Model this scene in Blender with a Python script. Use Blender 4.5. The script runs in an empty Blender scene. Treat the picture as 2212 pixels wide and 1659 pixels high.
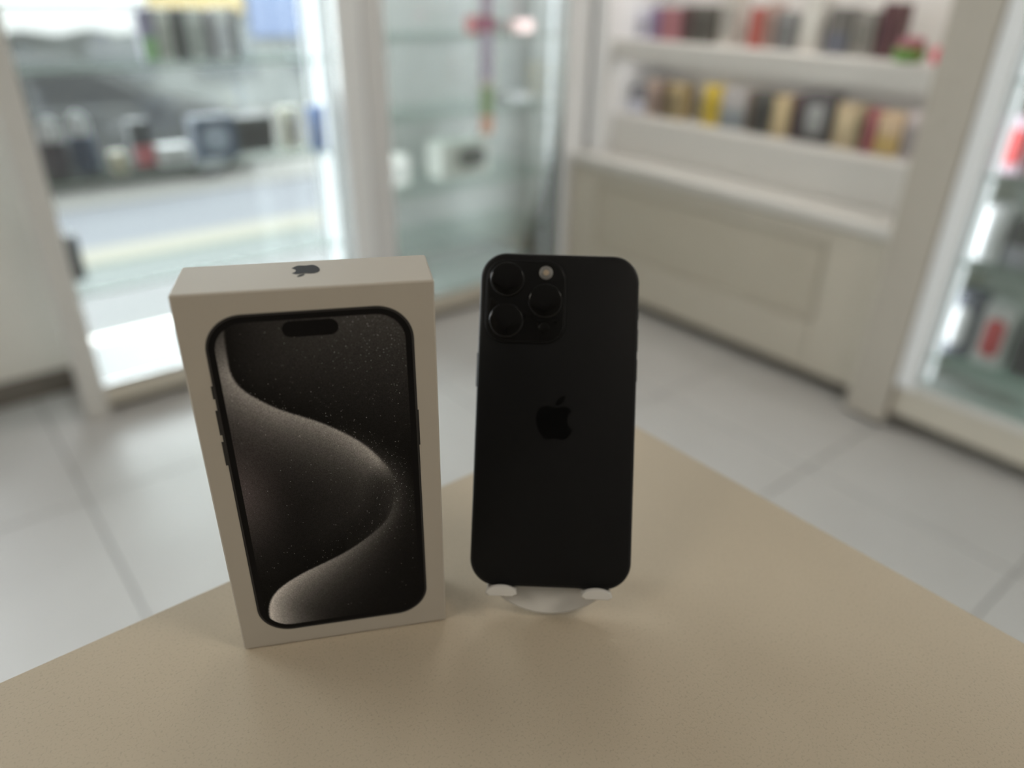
import bpy, math, random
import numpy as np
from mathutils import Matrix, Vector

random.seed(7)
scene = bpy.context.scene
COL = scene.collection

# ------------------------------------------------------------------ camera
# Room axes: X runs along the shop front, Y runs out towards the street, Z up,
# floor at 0, counter top at 1.03 m.
F_PX = 1600.45
cam_data = bpy.data.cameras.new('camera')
cam_data.sensor_fit = 'HORIZONTAL'
cam_data.sensor_width = 36.0
cam_data.lens = 36.0 * F_PX / 2212.0
cam_data.clip_start = 0.01
cam_data.clip_end = 200
cam_data.dof.use_dof = True
cam_data.dof.focus_distance = 0.310
cam_data.dof.aperture_fstop = 3.3
cam_data.dof.aperture_blades = 0
cam = bpy.data.objects.new('camera', cam_data)
COL.objects.link(cam)
PHI, PITCH, ROLL = math.radians(39.8), 0.49646, 0.01953
def to_room(v):
    c, s = math.cos(PHI), math.sin(PHI)
    return Vector((v[0] * c + v[1] * s, -v[0] * s + v[1] * c, v[2]))
_f = Vector((0, math.cos(PITCH), -math.sin(PITCH)))
_u = Vector((0, math.sin(PITCH), math.cos(PITCH)))
_x = Vector((1, 0, 0))
CX = to_room(math.cos(ROLL) * _x + math.sin(ROLL) * _u)
CU = to_room(-math.sin(ROLL) * _x + math.cos(ROLL) * _u)
CF = to_room(_f)
cam.matrix_world = Matrix(((CX[0], CU[0], -CF[0], 0), (CX[1], CU[1], -CF[1], 0),
                           (CX[2], CU[2], -CF[2], 1.3018), (0, 0, 0, 1)))
scene.camera = cam

# ------------------------------------------------------------------ world, lights, exposure
scene.view_settings.view_transform = 'Standard'
scene.view_settings.look = 'None'
scene.view_settings.gamma = 1.0
scene.view_settings.use_curve_mapping = False
scene.view_settings.exposure = 0.0
world = bpy.data.worlds.new('overcast_sky')
scene.world = world
world.use_nodes = True
wb = world.node_tree.nodes['Background']
wb.inputs['Color'].default_value = (0.93, 0.97, 1.0, 1)
wb.inputs['Strength'].default_value = 13.5
try:
    scene.cycles.use_denoising = True
    scene.cycles.max_bounces = 10
    scene.cycles.transparent_max_bounces = 24
    scene.cycles.sample_clamp_indirect = 6.0
except Exception:
    pass

def portal(name, loc, rot, sx, sy):
    l = bpy.data.lights.new(name, 'AREA')
    l.shape = 'RECTANGLE'; l.size = sx; l.size_y = sy
    l.cycles.is_portal = True
    o = bpy.data.objects.new(name, l)
    o.location = loc; o.rotation_euler = rot
    COL.objects.link(o)
# sky light enters through the display window and an unseen glass door added for daylight
portal('window_daylight', (0.86, 2.97, 1.40), (math.radians(-90), 0, 0), 1.10, 2.30)
portal('door_daylight', (-1.15, 2.97, 1.18), (math.radians(-90), 0, 0), 1.54, 2.34)

# ------------------------------------------------------------------ helpers
def lin(c):
    c = c / 255.0
    return c / 12.92 if c <= 0.04045 else ((c + 0.055) / 1.055) ** 2.4
def rgb(r, g, b, k=1.0):
    return (min(.9, lin(r) * k), min(.9, lin(g) * k), min(.9, lin(b) * k), 1)

MATS = {}
def mat(name, color, rough=0.5, metal=0.0, spec=0.5, coat=0.0, emit=0.0, noise=0.06, nscale=30.0, bump=0.0, bscale=200.0):
    if name in MATS:
        return MATS[name]
    m = bpy.data.materials.new(name)
    m.use_nodes = True
    nt = m.node_tree
    p = nt.nodes['Principled BSDF']
    p.inputs['Roughness'].default_value = rough
    p.inputs['Metallic'].default_value = metal
    p.inputs['Specular IOR Level'].default_value = spec
    p.inputs['Coat Weight'].default_value = coat
    p.inputs['Coat Roughness'].default_value = 0.08
    tc = nt.nodes.new('ShaderNodeTexCoord')
    if noise > 0:
        n = nt.nodes.new('ShaderNodeTexNoise'); n.inputs['Scale'].default_value = nscale
        n.inputs['Detail'].default_value = 3
        nt.links.new(tc.outputs['Object'], n.inputs['Vector'])
        r = nt.nodes.new('ShaderNodeMixRGB'); r.blend_type = 'MIX'
        r.inputs[1].default_value = tuple(c * (1 - noise) for c in color[:3]) + (1,)
        r.inputs[2].default_value = tuple(min(1, c * (1 + noise)) for c in color[:3]) + (1,)
        nt.links.new(n.outputs['Fac'], r.inputs[0])
        nt.links.new(r.outputs[0], p.inputs['Base Color'])
    else:
        p.inputs['Base Color'].default_value = color
    if bump > 0:
        n2 = nt.nodes.new('ShaderNodeTexNoise'); n2.inputs['Scale'].default_value = bscale
        n2.inputs['Detail'].default_value = 2
        nt.links.new(tc.outputs['Object'], n2.inputs['Vector'])
        bp = nt.nodes.new('ShaderNodeBump'); bp.inputs['Strength'].default_value = bump
        bp.inputs['Distance'].default_value = 0.0004
        nt.links.new(n2.outputs['Fac'], bp.inputs['Height'])
        nt.links.new(bp.outputs['Normal'], p.inputs['Normal'])
    if emit > 0:
        p.inputs['Emission Color'].default_value = color
        p.inputs['Emission Strength'].default_value = emit
    MATS[name] = m
    return m

def glass_mat(name, tint=(0.97, 0.99, 0.98, 1), refl=0.06, fres=.9):
    m = bpy.data.materials.new(name); m.use_nodes = True
    nt = m.node_tree
    for n in list(nt.nodes):
        nt.nodes.remove(n)
    out = nt.nodes.new('ShaderNodeOutputMaterial')
    mix = nt.nodes.new('ShaderNodeMixShader')
    tr = nt.nodes.new('ShaderNodeBsdfTransparent'); tr.inputs[0].default_value = tint
    gl = nt.nodes.new('ShaderNodeBsdfGlossy'); gl.inputs['Roughness'].default_value = 0.03
    lw = nt.nodes.new('ShaderNodeFresnel'); lw.inputs[0].default_value = 1.45
    mu = nt.nodes.new('ShaderNodeMath'); mu.operation = 'MULTIPLY_ADD'
    mu.inputs[1].default_value = fres; mu.inputs[2].default_value = max(0, refl - .04)
    nt.links.new(lw.outputs[0], mu.inputs[0])
    nt.links.new(mu.outputs[0], mix.inputs[0])
    nt.links.new(tr.outputs[0], mix.inputs[1]); nt.links.new(gl.outputs[0], mix.inputs[2])
    nt.links.new(mix.outputs[0], out.inputs[0])
    MATS[name] = m
    return m

def link(name, me, material, parent=None):
    o = bpy.data.objects.new(name, me)
    COL.objects.link(o)
    if material is not None and len(me.materials) == 0:
        me.materials.append(material)
    if parent is not None:
        o.parent = parent
    return o
def mesh(name, verts, faces, smooth=None):
    me = bpy.data.meshes.new(name)
    me.from_pydata([tuple(v) for v in verts], [], faces)
    me.update()
    if smooth is not None:
        for p in me.polygons:
            p.use_smooth = True
        me.set_sharp_from_angle(angle=math.radians(smooth))
    return me
def tag(o, label=None, cat=None, group=None, kind=None):
    if label: o['label'] = label
    if cat: o['category'] = cat
    if group: o['group'] = group
    if kind: o['kind'] = kind
    return o
def empty(name, loc=(0, 0, 0), rz=0.0, label=None, cat=None, group=None, kind=None, matrix=None):
    o = bpy.data.objects.new(name, None)
    COL.objects.link(o)
    o.empty_display_size = 0.05
    if matrix is not None:
        o.matrix_world = matrix
    else:
        o.location = loc; o.rotation_euler = (0, 0, rz)
    return tag(o, label, cat, group, kind)

def box_geo(x0, x1, y0, y1, z0, z1, bv=0.0):
    """Box with chamfered edges (24 verts) or plain when bv = 0."""
    if bv <= 0:
        v = [(x, y, z) for z in (z0, z1) for y in (y0, y1) for x in (x0, x1)]
        f = [(0, 2, 3, 1), (4, 5, 7, 6), (0, 1, 5, 4), (2, 6, 7, 3), (0, 4, 6, 2), (1, 3, 7, 5)]
        return v, f
    bv = min(bv, (x1 - x0) * .45, (y1 - y0) * .45, (z1 - z0) * .45)
    v = []; idx = {}
    X = (x0, x1); Y = (y0, y1); Z = (z0, z1)
    for i in (0, 1):
        for j in (0, 1):
            for k in (0, 1):
                sx, sy, sz = (1 - 2 * i), (1 - 2 * j), (1 - 2 * k)
                for ax in range(3):
                    p = [X[i] + sx * bv, Y[j] + sy * bv, Z[k] + sz * bv]
                    p[ax] = (X[i], Y[j], Z[k])[ax]
                    idx[(i, j, k, ax)] = len(v); v.append(tuple(p))
    f = []
    g = idx
    for s in (0, 1):
        a = [g[(s, 0, 0, 0)], g[(s, 1, 0, 0)], g[(s, 1, 1, 0)], g[(s, 0, 1, 0)]]
        f.append(a if s else a[::-1])
        a = [g[(0, s, 0, 1)], g[(0, s, 1, 1)], g[(1, s, 1, 1)], g[(1, s, 0, 1)]]
        f.append(a if s else a[::-1])
        a = [g[(0, 0, s, 2)], g[(1, 0, s, 2)], g[(1, 1, s, 2)], g[(0, 1, s, 2)]]
        f.append(a if s else a[::-1])
    for i in (0, 1):
        for j in (0, 1):
            a = [g[(i, j, 0, 0)], g[(i, j, 1, 0)], g[(i, j, 1, 1)], g[(i, j, 0, 1)]]
            f.append(a if i != j else a[::-1])
            a = [g[(i, 0, j, 0)], g[(i, 1, j, 0)], g[(i, 1, j, 2)], g[(i, 0, j, 2)]]
            f.append(a if i == j else a[::-1])
            a = [g[(0, i, j, 1)], g[(1, i, j, 1)], g[(1, i, j, 2)], g[(0, i, j, 2)]]
            f.append(a if i != j else a[::-1])
    for i in (0, 1):
        for j in (0, 1):
            for k in (0, 1):
                a = [g[(i, j, k, 0)], g[(i, j, k, 1)], g[(i, j, k, 2)]]
                f.append(a if (i + j + k) % 2 else a[::-1])
    return v, f
def box(name, x0, x1, y0, y1, z0, z1, material, parent=None, bv=0.0):
    x0, x1 = min(x0, x1), max(x0, x1); y0, y1 = min(y0, y1), max(y0, y1); z0, z1 = min(z0, z1), max(z0, z1)
    v, f = box_geo(x0, x1, y0, y1, z0, z1, bv)
    return link(name, mesh(name, v, f), material, parent)

def rrect(cx, cz, w, h, r, n=10):
    pts = []
    for (sx, sz, a0) in ((1, 1, 0), (-1, 1, 90), (-1, -1, 180), (1, -1, 270)):
        ox, oz = cx + sx * (w / 2 - r), cz + sz * (h / 2 - r)
        for i in range(n + 1):
            a = math.radians(a0 + 90.0 * i / n)
            pts.append((ox + r * math.cos(a), oz + r * math.sin(a)))
    return pts      # counter-clockwise in x,z
def loft(rings):
    """rings: list of (list of (x,z), y) ordered from the -y side to the +y side; caps both ends."""
    v = []; f = []
    n = len(rings[0][0])
    for pts, y in rings:
        v += [(p[0], y, p[1]) for p in pts]
    for k in range(len(rings) - 1):
        for i in range(n):
            j = (i + 1) % n
            f.append((k * n + i, (k + 1) * n + i, (k + 1) * n + j, k * n + j))
    f.append(list(range(n)))
    f.append([(len(rings) - 1) * n + i for i in range(n)][::-1])
    # orientation: front cap (towards -y) seen from -y is ccw in (x,z): normal -y
    return v, f
def plate(name, pts, y0, y1, material, parent, smooth=None):
    """flat piece: outline in x,z extruded from y0 (front) to y1 (back)."""
    v, f = loft([(pts, y0), (pts, y1)])
    return link(name, mesh(name, v, f, smooth), material, parent)
def rr_plate(name, cx, cz, w, h, r, y0, y1, material, parent, ch=0.0, n=10):
    if ch > 0:
        rings = [(rrect(cx, cz, w - 2 * ch, h - 2 * ch, max(r - ch, .0001), n), y0),
                 (rrect(cx, cz, w - .6 * ch, h - .6 * ch, max(r - .3 * ch, .0001), n), y0 + ch * .3),
                 (rrect(cx, cz, w, h, r, n), y0 + ch), (rrect(cx, cz, w, h, r, n), y1)]
    else:
        rings = [(rrect(cx, cz, w, h, r, n), y0), (rrect(cx, cz, w, h, r, n), y1)]
    v, f = loft(rings)
    return link(name, mesh(name, v, f, 40), material, parent)
def lathe_geo(profile, n=24, axis='z', c=(0, 0, 0)):
    """profile: list of (radius, height)."""
    v = []; f = []
    for (r, h) in profile:
        for i in range(n):
            a = 2 * math.pi * i / n
            x, y = r * math.cos(a), r * math.sin(a)
            if axis == 'z': p = (c[0] + x, c[1] + y, c[2] + h)
            elif axis == 'y': p = (c[0] + x, c[1] + h, c[2] - y)
            else: p = (c[0] + h, c[1] + x, c[2] + y)
            v.append(p)
    for k in range(len(profile) - 1):
        for i in range(n):
            j = (i + 1) % n
            f.append((k * n + i, k * n + j, (k + 1) * n + j, (k + 1) * n + i))
    f.append(list(range(n))[::-1])
    f.append([(len(profile) - 1) * n + i for i in range(n)])
    return v, f
def lathe(name, profile, material, parent, n=24, axis='z', c=(0, 0, 0), smooth=40):
    v, f = lathe_geo(profile, n, axis, c)
    return link(name, mesh(name, v, f, smooth), material, parent)

# ------------------------------------------------------------------ materials
M_WHITEPOST = mat('lavender_white_metal', (0.920, 0.940, 0.970, 1), .35, noise=.02)
M_GREYPOST = mat('grey_metal', (0.780, 0.785, 0.800, 1), .4, noise=.02)
M_FRAME = mat('light_grey_frame', (0.680, 0.665, 0.640, 1), .4, noise=.03)
M_CAB = mat('beige_laminate', (0.660, 0.615, 0.530, 1), .45, noise=.03)
M_CABIN = mat('beige_inset_panel', (0.610, 0.565, 0.475, 1), .45, noise=.03)
M_COLUMN = mat('taupe_column', (0.530, 0.490, 0.430, 1), .5, noise=.04)
M_TOE = mat('dark_toe_kick', (0.16, 0.14, 0.11, 1), .6)
M_SHELF = mat('white_shelf', (0.780, 0.770, 0.750, 1), .4, noise=.02)
M_DECK = mat('white_deck', (0.300, 0.310, 0.315, 1), .3, noise=.02)
M_WALL = mat('warm_white_wall', (0.780, 0.750, 0.700, 1), .7, noise=.03, nscale=6)
M_ROOMWALL = mat('painted_wall', (0.620, 0.600, 0.560, 1), .75, noise=.03, nscale=6)
M_EDGING = mat('dark_edging', (0.17, 0.15, 0.13, 1), .5)
M_CEIL = mat('ceiling_paint', (0.800, 0.790, 0.770, 1), .8, noise=.02)
M_GROUT = mat('grey_grout', (0.22, 0.21, 0.20, 1), .8)
M_TILE = mat('glossy_pale_floor_tile', (0.575, 0.570, 0.570, 1), .45, spec=.35, coat=.03, noise=.06, nscale=4)
M_BACKPANEL = mat('grey_back_panel', (0.400, 0.400, 0.385, 1), .4, noise=.05, nscale=5)
M_GSHELF = glass_mat('greenish_shelf_glass', (0.91, 0.945, 0.93, 1), .04, .07)
M_PANE = glass_mat('clear_pane', (0.97, 0.985, 0.98, 1), .05)
M_EDGE = mat('green_glass_edge', (0.450, 0.520, 0.490, 1), .2)
M_LED = mat('white_light_strip', (0.92, 0.97, 1.0, 1), .4, emit=.9, noise=0)
M_LAMP = mat('warm_ceiling_lamp', (1.0, 0.92, 0.80, 1), .5, emit=1.0, noise=0)

# ------------------------------------------------------------------ room shell
XR, XL, YB, YF, ZC = 2.92, -2.05, -2.30, 2.95, 2.65
floor = box('floor', XL, XR, YB, YF, -.10, -.006, M_GROUT)
tag(floor, 'pale glossy square tiled shop floor', 'floor', kind='structure')
TS, JT = 0.588, 0.0045
tile_cache = {}
x_j = [XL] + [x for x in (0.155 + TS * k for k in range(-4, 6)) if XL + .05 < x < XR - .05] + [XR]
y_j = [YB] + [y for y in (0.870 + TS * k for k in range(-6, 5)) if YB + .05 < y < YF - .05] + [YF]
for i in range(len(x_j) - 1):
    for j in range(len(y_j) - 1):
        w, h = round(x_j[i + 1] - x_j[i] - JT, 3), round(y_j[j + 1] - y_j[j] - JT, 3)
        if (w, h) not in tile_cache:
            v, f = box_geo(-w / 2, w / 2, -h / 2, h / 2, -.008, 0, .0012)
            me = mesh('tile', v, f); me.materials.append(M_TILE); tile_cache[(w, h)] = me
        o = link('tile', tile_cache[(w, h)], None, floor)
        o.location = ((x_j[i] + x_j[i + 1]) / 2, (y_j[j] + y_j[j + 1]) / 2, 0)
tag(box('ceiling', XL - .1, XR + .1, YB - .1, YF + .1, ZC, ZC + .1, M_CEIL), 'plain pale shop ceiling', 'ceiling', kind='structure')
tag(box('wall_right', XR, XR + .12, YB - .12, YF + .12, -.1, ZC, M_WALL), 'plain wall behind the white wall shelving', 'wall', kind='structure')
tag(box('wall_left', XL - .12, XL, YB - .12, YF + .12, -.1, ZC, M_ROOMWALL), 'painted side wall left of the camera', 'wall', kind='structure')
tag(box('wall_back', XL, XR, YB - .12, YB, -.1, ZC, M_ROOMWALL), 'painted wall behind the camera', 'wall', kind='structure')
# street-side wall: pier beside the window, wall behind the second case, lintel
wf = empty('wall_front', (0, 0, 0), 0, 'street-side wall with a beige pier left of the display window', 'wall', kind='structure')
box('pier', -.33, .285, 2.78, YF + .12, 0, ZC, M_WALL, wf)
box('wall_panel', 1.44, XR, YF, YF + .12, -.1, ZC, M_WALL, wf)
box('lintel', XL, 1.44, YF, YF + .12, 2.35, ZC, M_WALL, wf)
box('corner_pier', XL, -1.97, YF, YF + .12, 0, 2.35, M_WALL, wf)
box('window_apron', .285, 1.44, YF, YF + .12, -.1, .05, M_WALL, wf)
tag(box('edging_front', -.33, .285, 2.762, 2.78, 0, .085, M_EDGING, None, .003), 'dark baseboard along the beige pier', 'edging', kind='structure')  # dark strip along the foot of the pier
# display window; unseen glass door added to let daylight onto the left floor
w1 = empty('window_1', (0, 0, 0), 0, 'street display window behind the glass case', 'window', kind='structure')
box('window_sill', .285, 1.44, 2.89, 3.0, .05, .075, M_FRAME, w1, .003)
box('window_frame', .285, .325, 2.93, 2.99, .075, 2.35, M_FRAME, w1, .003)
box('window_frame', 1.40, 1.44, 2.93, 2.99, .075, 2.35, M_FRAME, w1, .003)
box('pane', .325, 1.40, 2.956, 2.962, .075, 2.35, M_PANE, w1)
d1 = empty('door_1', (0, 0, 0), 0, 'unseen glass door left of the beige pier, added to let in daylight', 'door', kind='structure')
box('door_frame', -1.97, -1.92, 2.93, 3.0, 0, 2.35, M_FRAME, d1, .003)
box('door_frame', -.39, -.33, 2.93, 3.0, 0, 2.35, M_FRAME, d1, .003)
box('door_rail', -1.92, -.39, 2.94, 2.985, 0, .10, M_FRAME, d1, .003)
box('pane', -1.92, -.39, 2.957, 2.965, .10, 2.35, M_PANE, d1)
box('door_handle', -.50, -.47, 2.88, 2.91, .85, 1.25, M_GREYPOST, d1, .006)

# ceiling lamps: unseen flat warm panels, placed to balance the light in the room
def ceiling_lamp(x, y, power, label):
    t = empty('ceiling_lamp', (x, y, ZC), 0, label, 'lamp', 'warm ceiling panels')
    box('lamp_frame', -.31, .31, -.31, .31, -.035, 0, M_FRAME, t, .004)
    box('diffuser', -.29, .29, -.29, .29, -.041, -.036, M_LAMP, t)
    l = bpy.data.lights.new('lamp_glow', 'AREA'); l.shape = 'SQUARE'; l.size = .58
    l.energy = power; l.color = (1.0, 0.92, 0.80)
    o = bpy.data.objects.new('lamp_glow', l); COL.objects.link(o); o.parent = t; o.location = (0, 0, -.045)
ceiling_lamp(1.80, 1.80, 8, 'unseen warm square ceiling panel over the wall shelving side')
ceiling_lamp(-1.45, .25, 7, 'unseen warm square ceiling panel left of the counter')
ceiling_lamp(.95, -1.10, 13, 'unseen warm square ceiling panel added behind the camera to light box front and counter')

# ------------------------------------------------------------------ outside: street (1.02 m below the shop floor)
SZ = -1.02
M_PAVE = mat('pale_concrete_paving', (0.0511, 0.0511, 0.0511, 1), .8, noise=.08, nscale=2)
M_KERB = mat('yellowish_kerb_stone', (0.0665, 0.0626, 0.0482, 1), .8, noise=.06)
M_ROAD = mat('bluish_asphalt', (0.0356, 0.0380, 0.0433, 1), .8, noise=.08, nscale=3)
M_PLAZA = mat('light_plaza', (0.0587, 0.0573, 0.0520, 1), .85, noise=.08, nscale=2)
tag(box('sidewalk', -9, 16, 3.10, 7.30, SZ - .2, SZ, M_PAVE), 'pale pavement below the shop window', 'sidewalk', kind='structure')
tag(box('kerb', -9, 16, 7.30, 7.80, SZ - .2, SZ + .02, M_KERB, None, .01), 'yellowish kerb strip between pavement and road', 'kerb', kind='structure')
tag(box('road', -9, 16, 7.80, 9.55, SZ - .2, SZ - .03, M_ROAD), 'bluish grey road seen through the window', 'road', kind='structure')
tag(box('plaza', -9, 16, 9.55, 17.0, SZ - .2, SZ, M_PLAZA), 'light parking pavement across the road', 'pavement', kind='structure')

def make_car():
    M_CAR = mat('grey_car_paint', (0.020, 0.021, 0.021, 1), .6, spec=.08, coat=0, noise=.03)
    M_CGL = mat('dark_car_glass', (0.0040, 0.0045, 0.0050, 1), .5, spec=.08)
    M_TYRE = mat('black_tyre', (0.006, 0.006, 0.007, 1), .8, spec=.1)
    M_RIM = mat('silver_rim', (0.05, 0.05, 0.052, 1), .6, 0)
    M_HL = mat('headlight_glass', (0.05, 0.052, 0.055, 1), .5)
    M_TRIM = mat('black_trim', (0.008, 0.008, 0.009, 1), .7, spec=.1)
    t = empty('car', (1.95, 10.9, SZ), 0, 'dark grey hatchback parked across the road outside the window', 'car')
    # side profile (x forward, z up), swept over the width with rounded shoulders
    prof = [(-2.02, .42), (-2.05, .70), (-2.00, .95), (-1.80, .99), (1.02, .93), (1.62, .84), (1.98, .70), (2.06, .48), (2.02, .28), (-1.98, .28)]
    secs = [(-.87, .93), (-.80, 1.0), (.80, 1.0), (.87, .93)]
    v = []; f = []; n = len(prof)
    for (y, s) in secs:
        for (x, z) in prof:
            v.append((x * (1 - (1 - s) * .35), y, .62 + (z - .62) * s))
    for k in range(len(secs) - 1):
        for i in range(n):
            j = (i + 1) % n
            f.append((k * n + i, k * n + j, (k + 1) * n + j, (k + 1) * n + i))
    f.append(list(range(n))[::-1]); f.append([(len(secs) - 1) * n + i for i in range(n)])
    link('body', mesh('body', v, f, 35), M_CAR, t)
    # cabin
    low = [(-1.88, .96), (1.05, .92)]; top = [(-1.45, 1.40), (-.9, 1.46), (-.1, 1.45), (.28, 1.36)]
    cp = [low[0], top[0], top[1], top[2], top[3], low[1]]
    yb = [.80, .62, .58, .58, .62, .80]
    v = [(x, -y, z) for (x, z), y in zip(cp, yb)] + [(x, y, z) for (x, z), y in zip(cp, yb)]
    f = [(0, 1, 7, 6), (1, 2, 8, 7), (2, 3, 9, 8), (3, 4, 10, 9), (4, 5, 11, 10), (5, 4, 3, 2, 1, 0), (6, 7, 8, 9, 10, 11)]
    link('cabin', mesh('cabin', v, f, 30), M_CAR, t)
    def quad(name, pts, m):
        link(name, mesh(name, pts, [list(range(len(pts)))]), m, t)
    for s in (-1, 1):
        yy = lambda z: s * (.80 - (z - .94) / .46 * .185 + .012)
        for (xa, xb, xc, xd) in ((-1.55, -1.25, -.55, -.55), (-.48, -.48, .12, .72)):
            p = [(xa, yy(1.0), 1.0), (xd, yy(1.0), 1.0), (xc, yy(1.36), 1.33), (xb, yy(1.36), 1.33)]
            quad('side_window', p if s < 0 else p[::-1], M_CGL)
        box('door_handle', -.35, -.18, s * .872, s * .895, .80, .83, M_TRIM, t, .004)
        box('door_handle', .62, .79, s * .872, s * .895, .80, .83, M_TRIM, t, .004)
        box('headlight', 1.78, 1.99, s * .52, s * .82, .62, .74, M_HL, t, .03)
        box('wing_mirror', .62, .80, s * .83, s * 1.0, .95, 1.07, M_CAR, t, .03)
        for wx in (-1.25, 1.28):
            w = lathe('wheel', [(.02, -.10), (.27, -.10), (.31, -.06), (.31, .06), (.27, .10), (.02, .10)], M_TYRE, t, 24, 'y', (wx, s * .78, .31))
            lathe('rim', [(.01, -.02), (.19, -.02), (.21, 0), (.19, .02), (.01, .02)], M_RIM, w, 20, 'y', (wx, s * .88, .31))
    quad('windscreen', [(.98, -.70, .98), (.98, .70, .98), (.37, .55, 1.34), (.37, -.55, 1.34)], M_CGL)
    quad('rear_window', [(-1.84, .68, 1.01), (-1.84, -.68, 1.01), (-1.53, -.56, 1.34), (-1.53, .56, 1.34)], M_CGL)
    box('front_bumper', 1.90, 2.09, -.80, .80, .24, .42, M_TRIM, t, .04)
    box('rear_bumper', -2.09, -1.92, -.80, .80, .28, .46, M_TRIM, t, .04)
make_car()

def make_facade():
    M_FW = mat('pale_grey_plaster', (0.0773, 0.0829, 0.0795, 1), .85, noise=.05, nscale=2)
    M_FG = mat('facade_window_glass', (0.0297, 0.0353, 0.0370, 1), .25)
    M_FY = mat('yellow_sign_board', (0.1534, 0.1126, 0.0386, 1), .6)
    M_FB = mat('blue_panel', (0.0414, 0.0594, 0.1064, 1), .6)
    M_AW = mat('white_awning_cloth', (0.1831, 0.1831, 0.1775, 1), .8)
    t = empty('building', (0, 15.6, SZ), 0, 'pale building across the street with shop windows', 'building')
    box('wall', -4, 14, 0, .4, 0, 6.0, M_FW, t)
    for k in range(8):
        x = -2.6 + k * 1.9
        w = box('window', x, x + 1.25, -.05, 0, .55, 1.35, M_FW, t, .01)
        box('pane', x + .07, x + 1.18, -.062, -.051, .62, 1.28, M_FG, w)
    box('sign_board', 3.95, 6.05, -.14, 0, 1.72, 2.5, M_FY, t, .01)
    box('blue_panel', 6.15, 7.2, -.10, 0, 1.30, 2.5, M_FB, t, .01)
    a = empty('awning', (0, 15.55, SZ), 0, 'white awning on the building across the street', 'awning')
    v = [(.2, 0, 2.6), (3.9, 0, 2.6), (3.9, -1.6, 1.95), (.2, -1.6, 1.95), (.2, 0, 2.55), (3.9, 0, 2.55), (3.9, -1.6, 1.90), (.2, -1.6, 1.90)]
    link('canopy', mesh('canopy', v, [(0, 3, 2, 1), (4, 5, 6, 7), (0, 1, 5, 4), (1, 2, 6, 5), (2, 3, 7, 6), (3, 0, 4, 7)]), M_AW, a)
    v = []; f = []
    for k in range(9):
        x = .2 + k * 3.7 / 8
        v += [(x, -1.60, 1.95), (x, -1.60, 1.50 if k % 2 else 1.58), (x, -1.57, 1.95), (x, -1.57, 1.50 if k % 2 else 1.58)]
    for k in range(8):
        i = 4 * k
        f += [(i, i + 1, i + 5, i + 4), (i + 2, i + 6, i + 7, i + 3), (i + 1, i + 3, i + 7, i + 5)]
    link('valance', mesh('valance', v, f), M_AW, a)
make_facade()

def fill_strip(parent, loc, rot, sx, sy, power, color=(0.90, 0.95, 1.0)):  # area light added to brighten the cases and shelving
    l = bpy.data.lights.new('fill_glow', 'AREA'); l.shape = 'RECTANGLE'; l.size = sx; l.size_y = sy
    l.energy = power; l.color = color
    o = bpy.data.objects.new('fill_glow', l); COL.objects.link(o); o.parent = parent
    o.rotation_euler = rot; o.location = loc
    o.matrix_parent_inverse = Matrix.Translation((-parent.location[0], -parent.location[1], -parent.location[2]))

# ------------------------------------------------------------------ display case in front of the window
c1 = empty('display_case', (.82, 2.70, 0), 0, 'glass display case in front of the street window', 'display case')
def in_case(o, p):      # world-placed part under a moved empty
    o.matrix_parent_inverse = Matrix.Translation((-p.location[0], -p.location[1], -p.location[2]))
    return o
def cbox(p, name, *a, bv=0.0):
    return in_case(box(name, *a, p, bv), p)
cbox(c1, 'toe_kick', .30, 1.375, 2.545, 2.87, 0, .035, M_TOE)
cbox(c1, 'plinth', .29, 1.380, 2.505, 2.87, .035, .095, M_CAB, bv=.003)
cbox(c1, 'deck', .335, 1.29, 2.52, 2.87, .096, .106, M_DECK, bv=.002)
cbox(c1, 'corner_post', .262, .332, 2.495, 2.565, 0, 2.15, M_FRAME, bv=.004)
cbox(c1, 'rear_post', .29, .325, 2.84, 2.875, .096, 2.15, M_FRAME, bv=.003)
cbox(c1, 'corner_post', 1.287, 1.378, 2.498, 2.530, 0, 2.15, M_WHITEPOST, bv=.004)
cbox(c1, 'rear_post', 1.33, 1.378, 2.84, 2.875, .096, 2.15, M_WHITEPOST, bv=.003)
cbox(c1, 'top_panel', .262, 1.378, 2.495, 2.875, 2.15, 2.22, M_FRAME, bv=.004)
cbox(c1, 'front_pane', .333, 1.286, 2.520, 2.525, .107, 2.15, M_PANE)
led = cbox(c1, 'light_strip', 1.245, 1.284, 2.60, 2.625, .107, 2.14, M_LED, bv=.004)
for z in (.415, .758, 1.064, 1.45):
    s = box('glass_shelf', .336, 1.244, 2.535, 2.835, z - .008, z, M_GSHELF, c1); in_case(s, c1)
    e = box('shelf_edge', .336, 1.244, 2.5335, 2.535, z - .008, z, M_EDGE, s)

c2 = empty('display_case', (1.94, 2.70, 0), 0, 'grey-backed glass display case in the corner, right of the window', 'display case')
cbox(c2, 'toe_kick', 1.44, 2.50, 2.545, 2.93, 0, .035, M_TOE)
cbox(c2, 'plinth', 1.382, 2.52, 2.505, 2.93, .035, .095, M_CAB, bv=.003)
cbox(c2, 'deck', 1.475, 2.36, 2.52, 2.93, .096, .104, M_BACKPANEL, bv=.002)
cbox(c2, 'back_panel', 1.382, 2.52, 2.905, 2.93, .105, 2.15, M_BACKPANEL)
cbox(c2, 'corner_post', 1.382, 1.472, 2.498, 2.530, 0, 2.15, M_GREYPOST, bv=.004)
cbox(c2, 'side_panel', 2.500, 2.518, 2.531, 2.904, .105, 2.15, M_SHELF)
cbox(c2, 'side_panel', 1.382, 1.394, 2.531, 2.904, .105, 2.15, M_BACKPANEL)
cbox(c2, 'corner_post', 2.363, 2.490, 2.498, 2.530, .096, 2.15, M_WHITEPOST, bv=.004)
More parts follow.
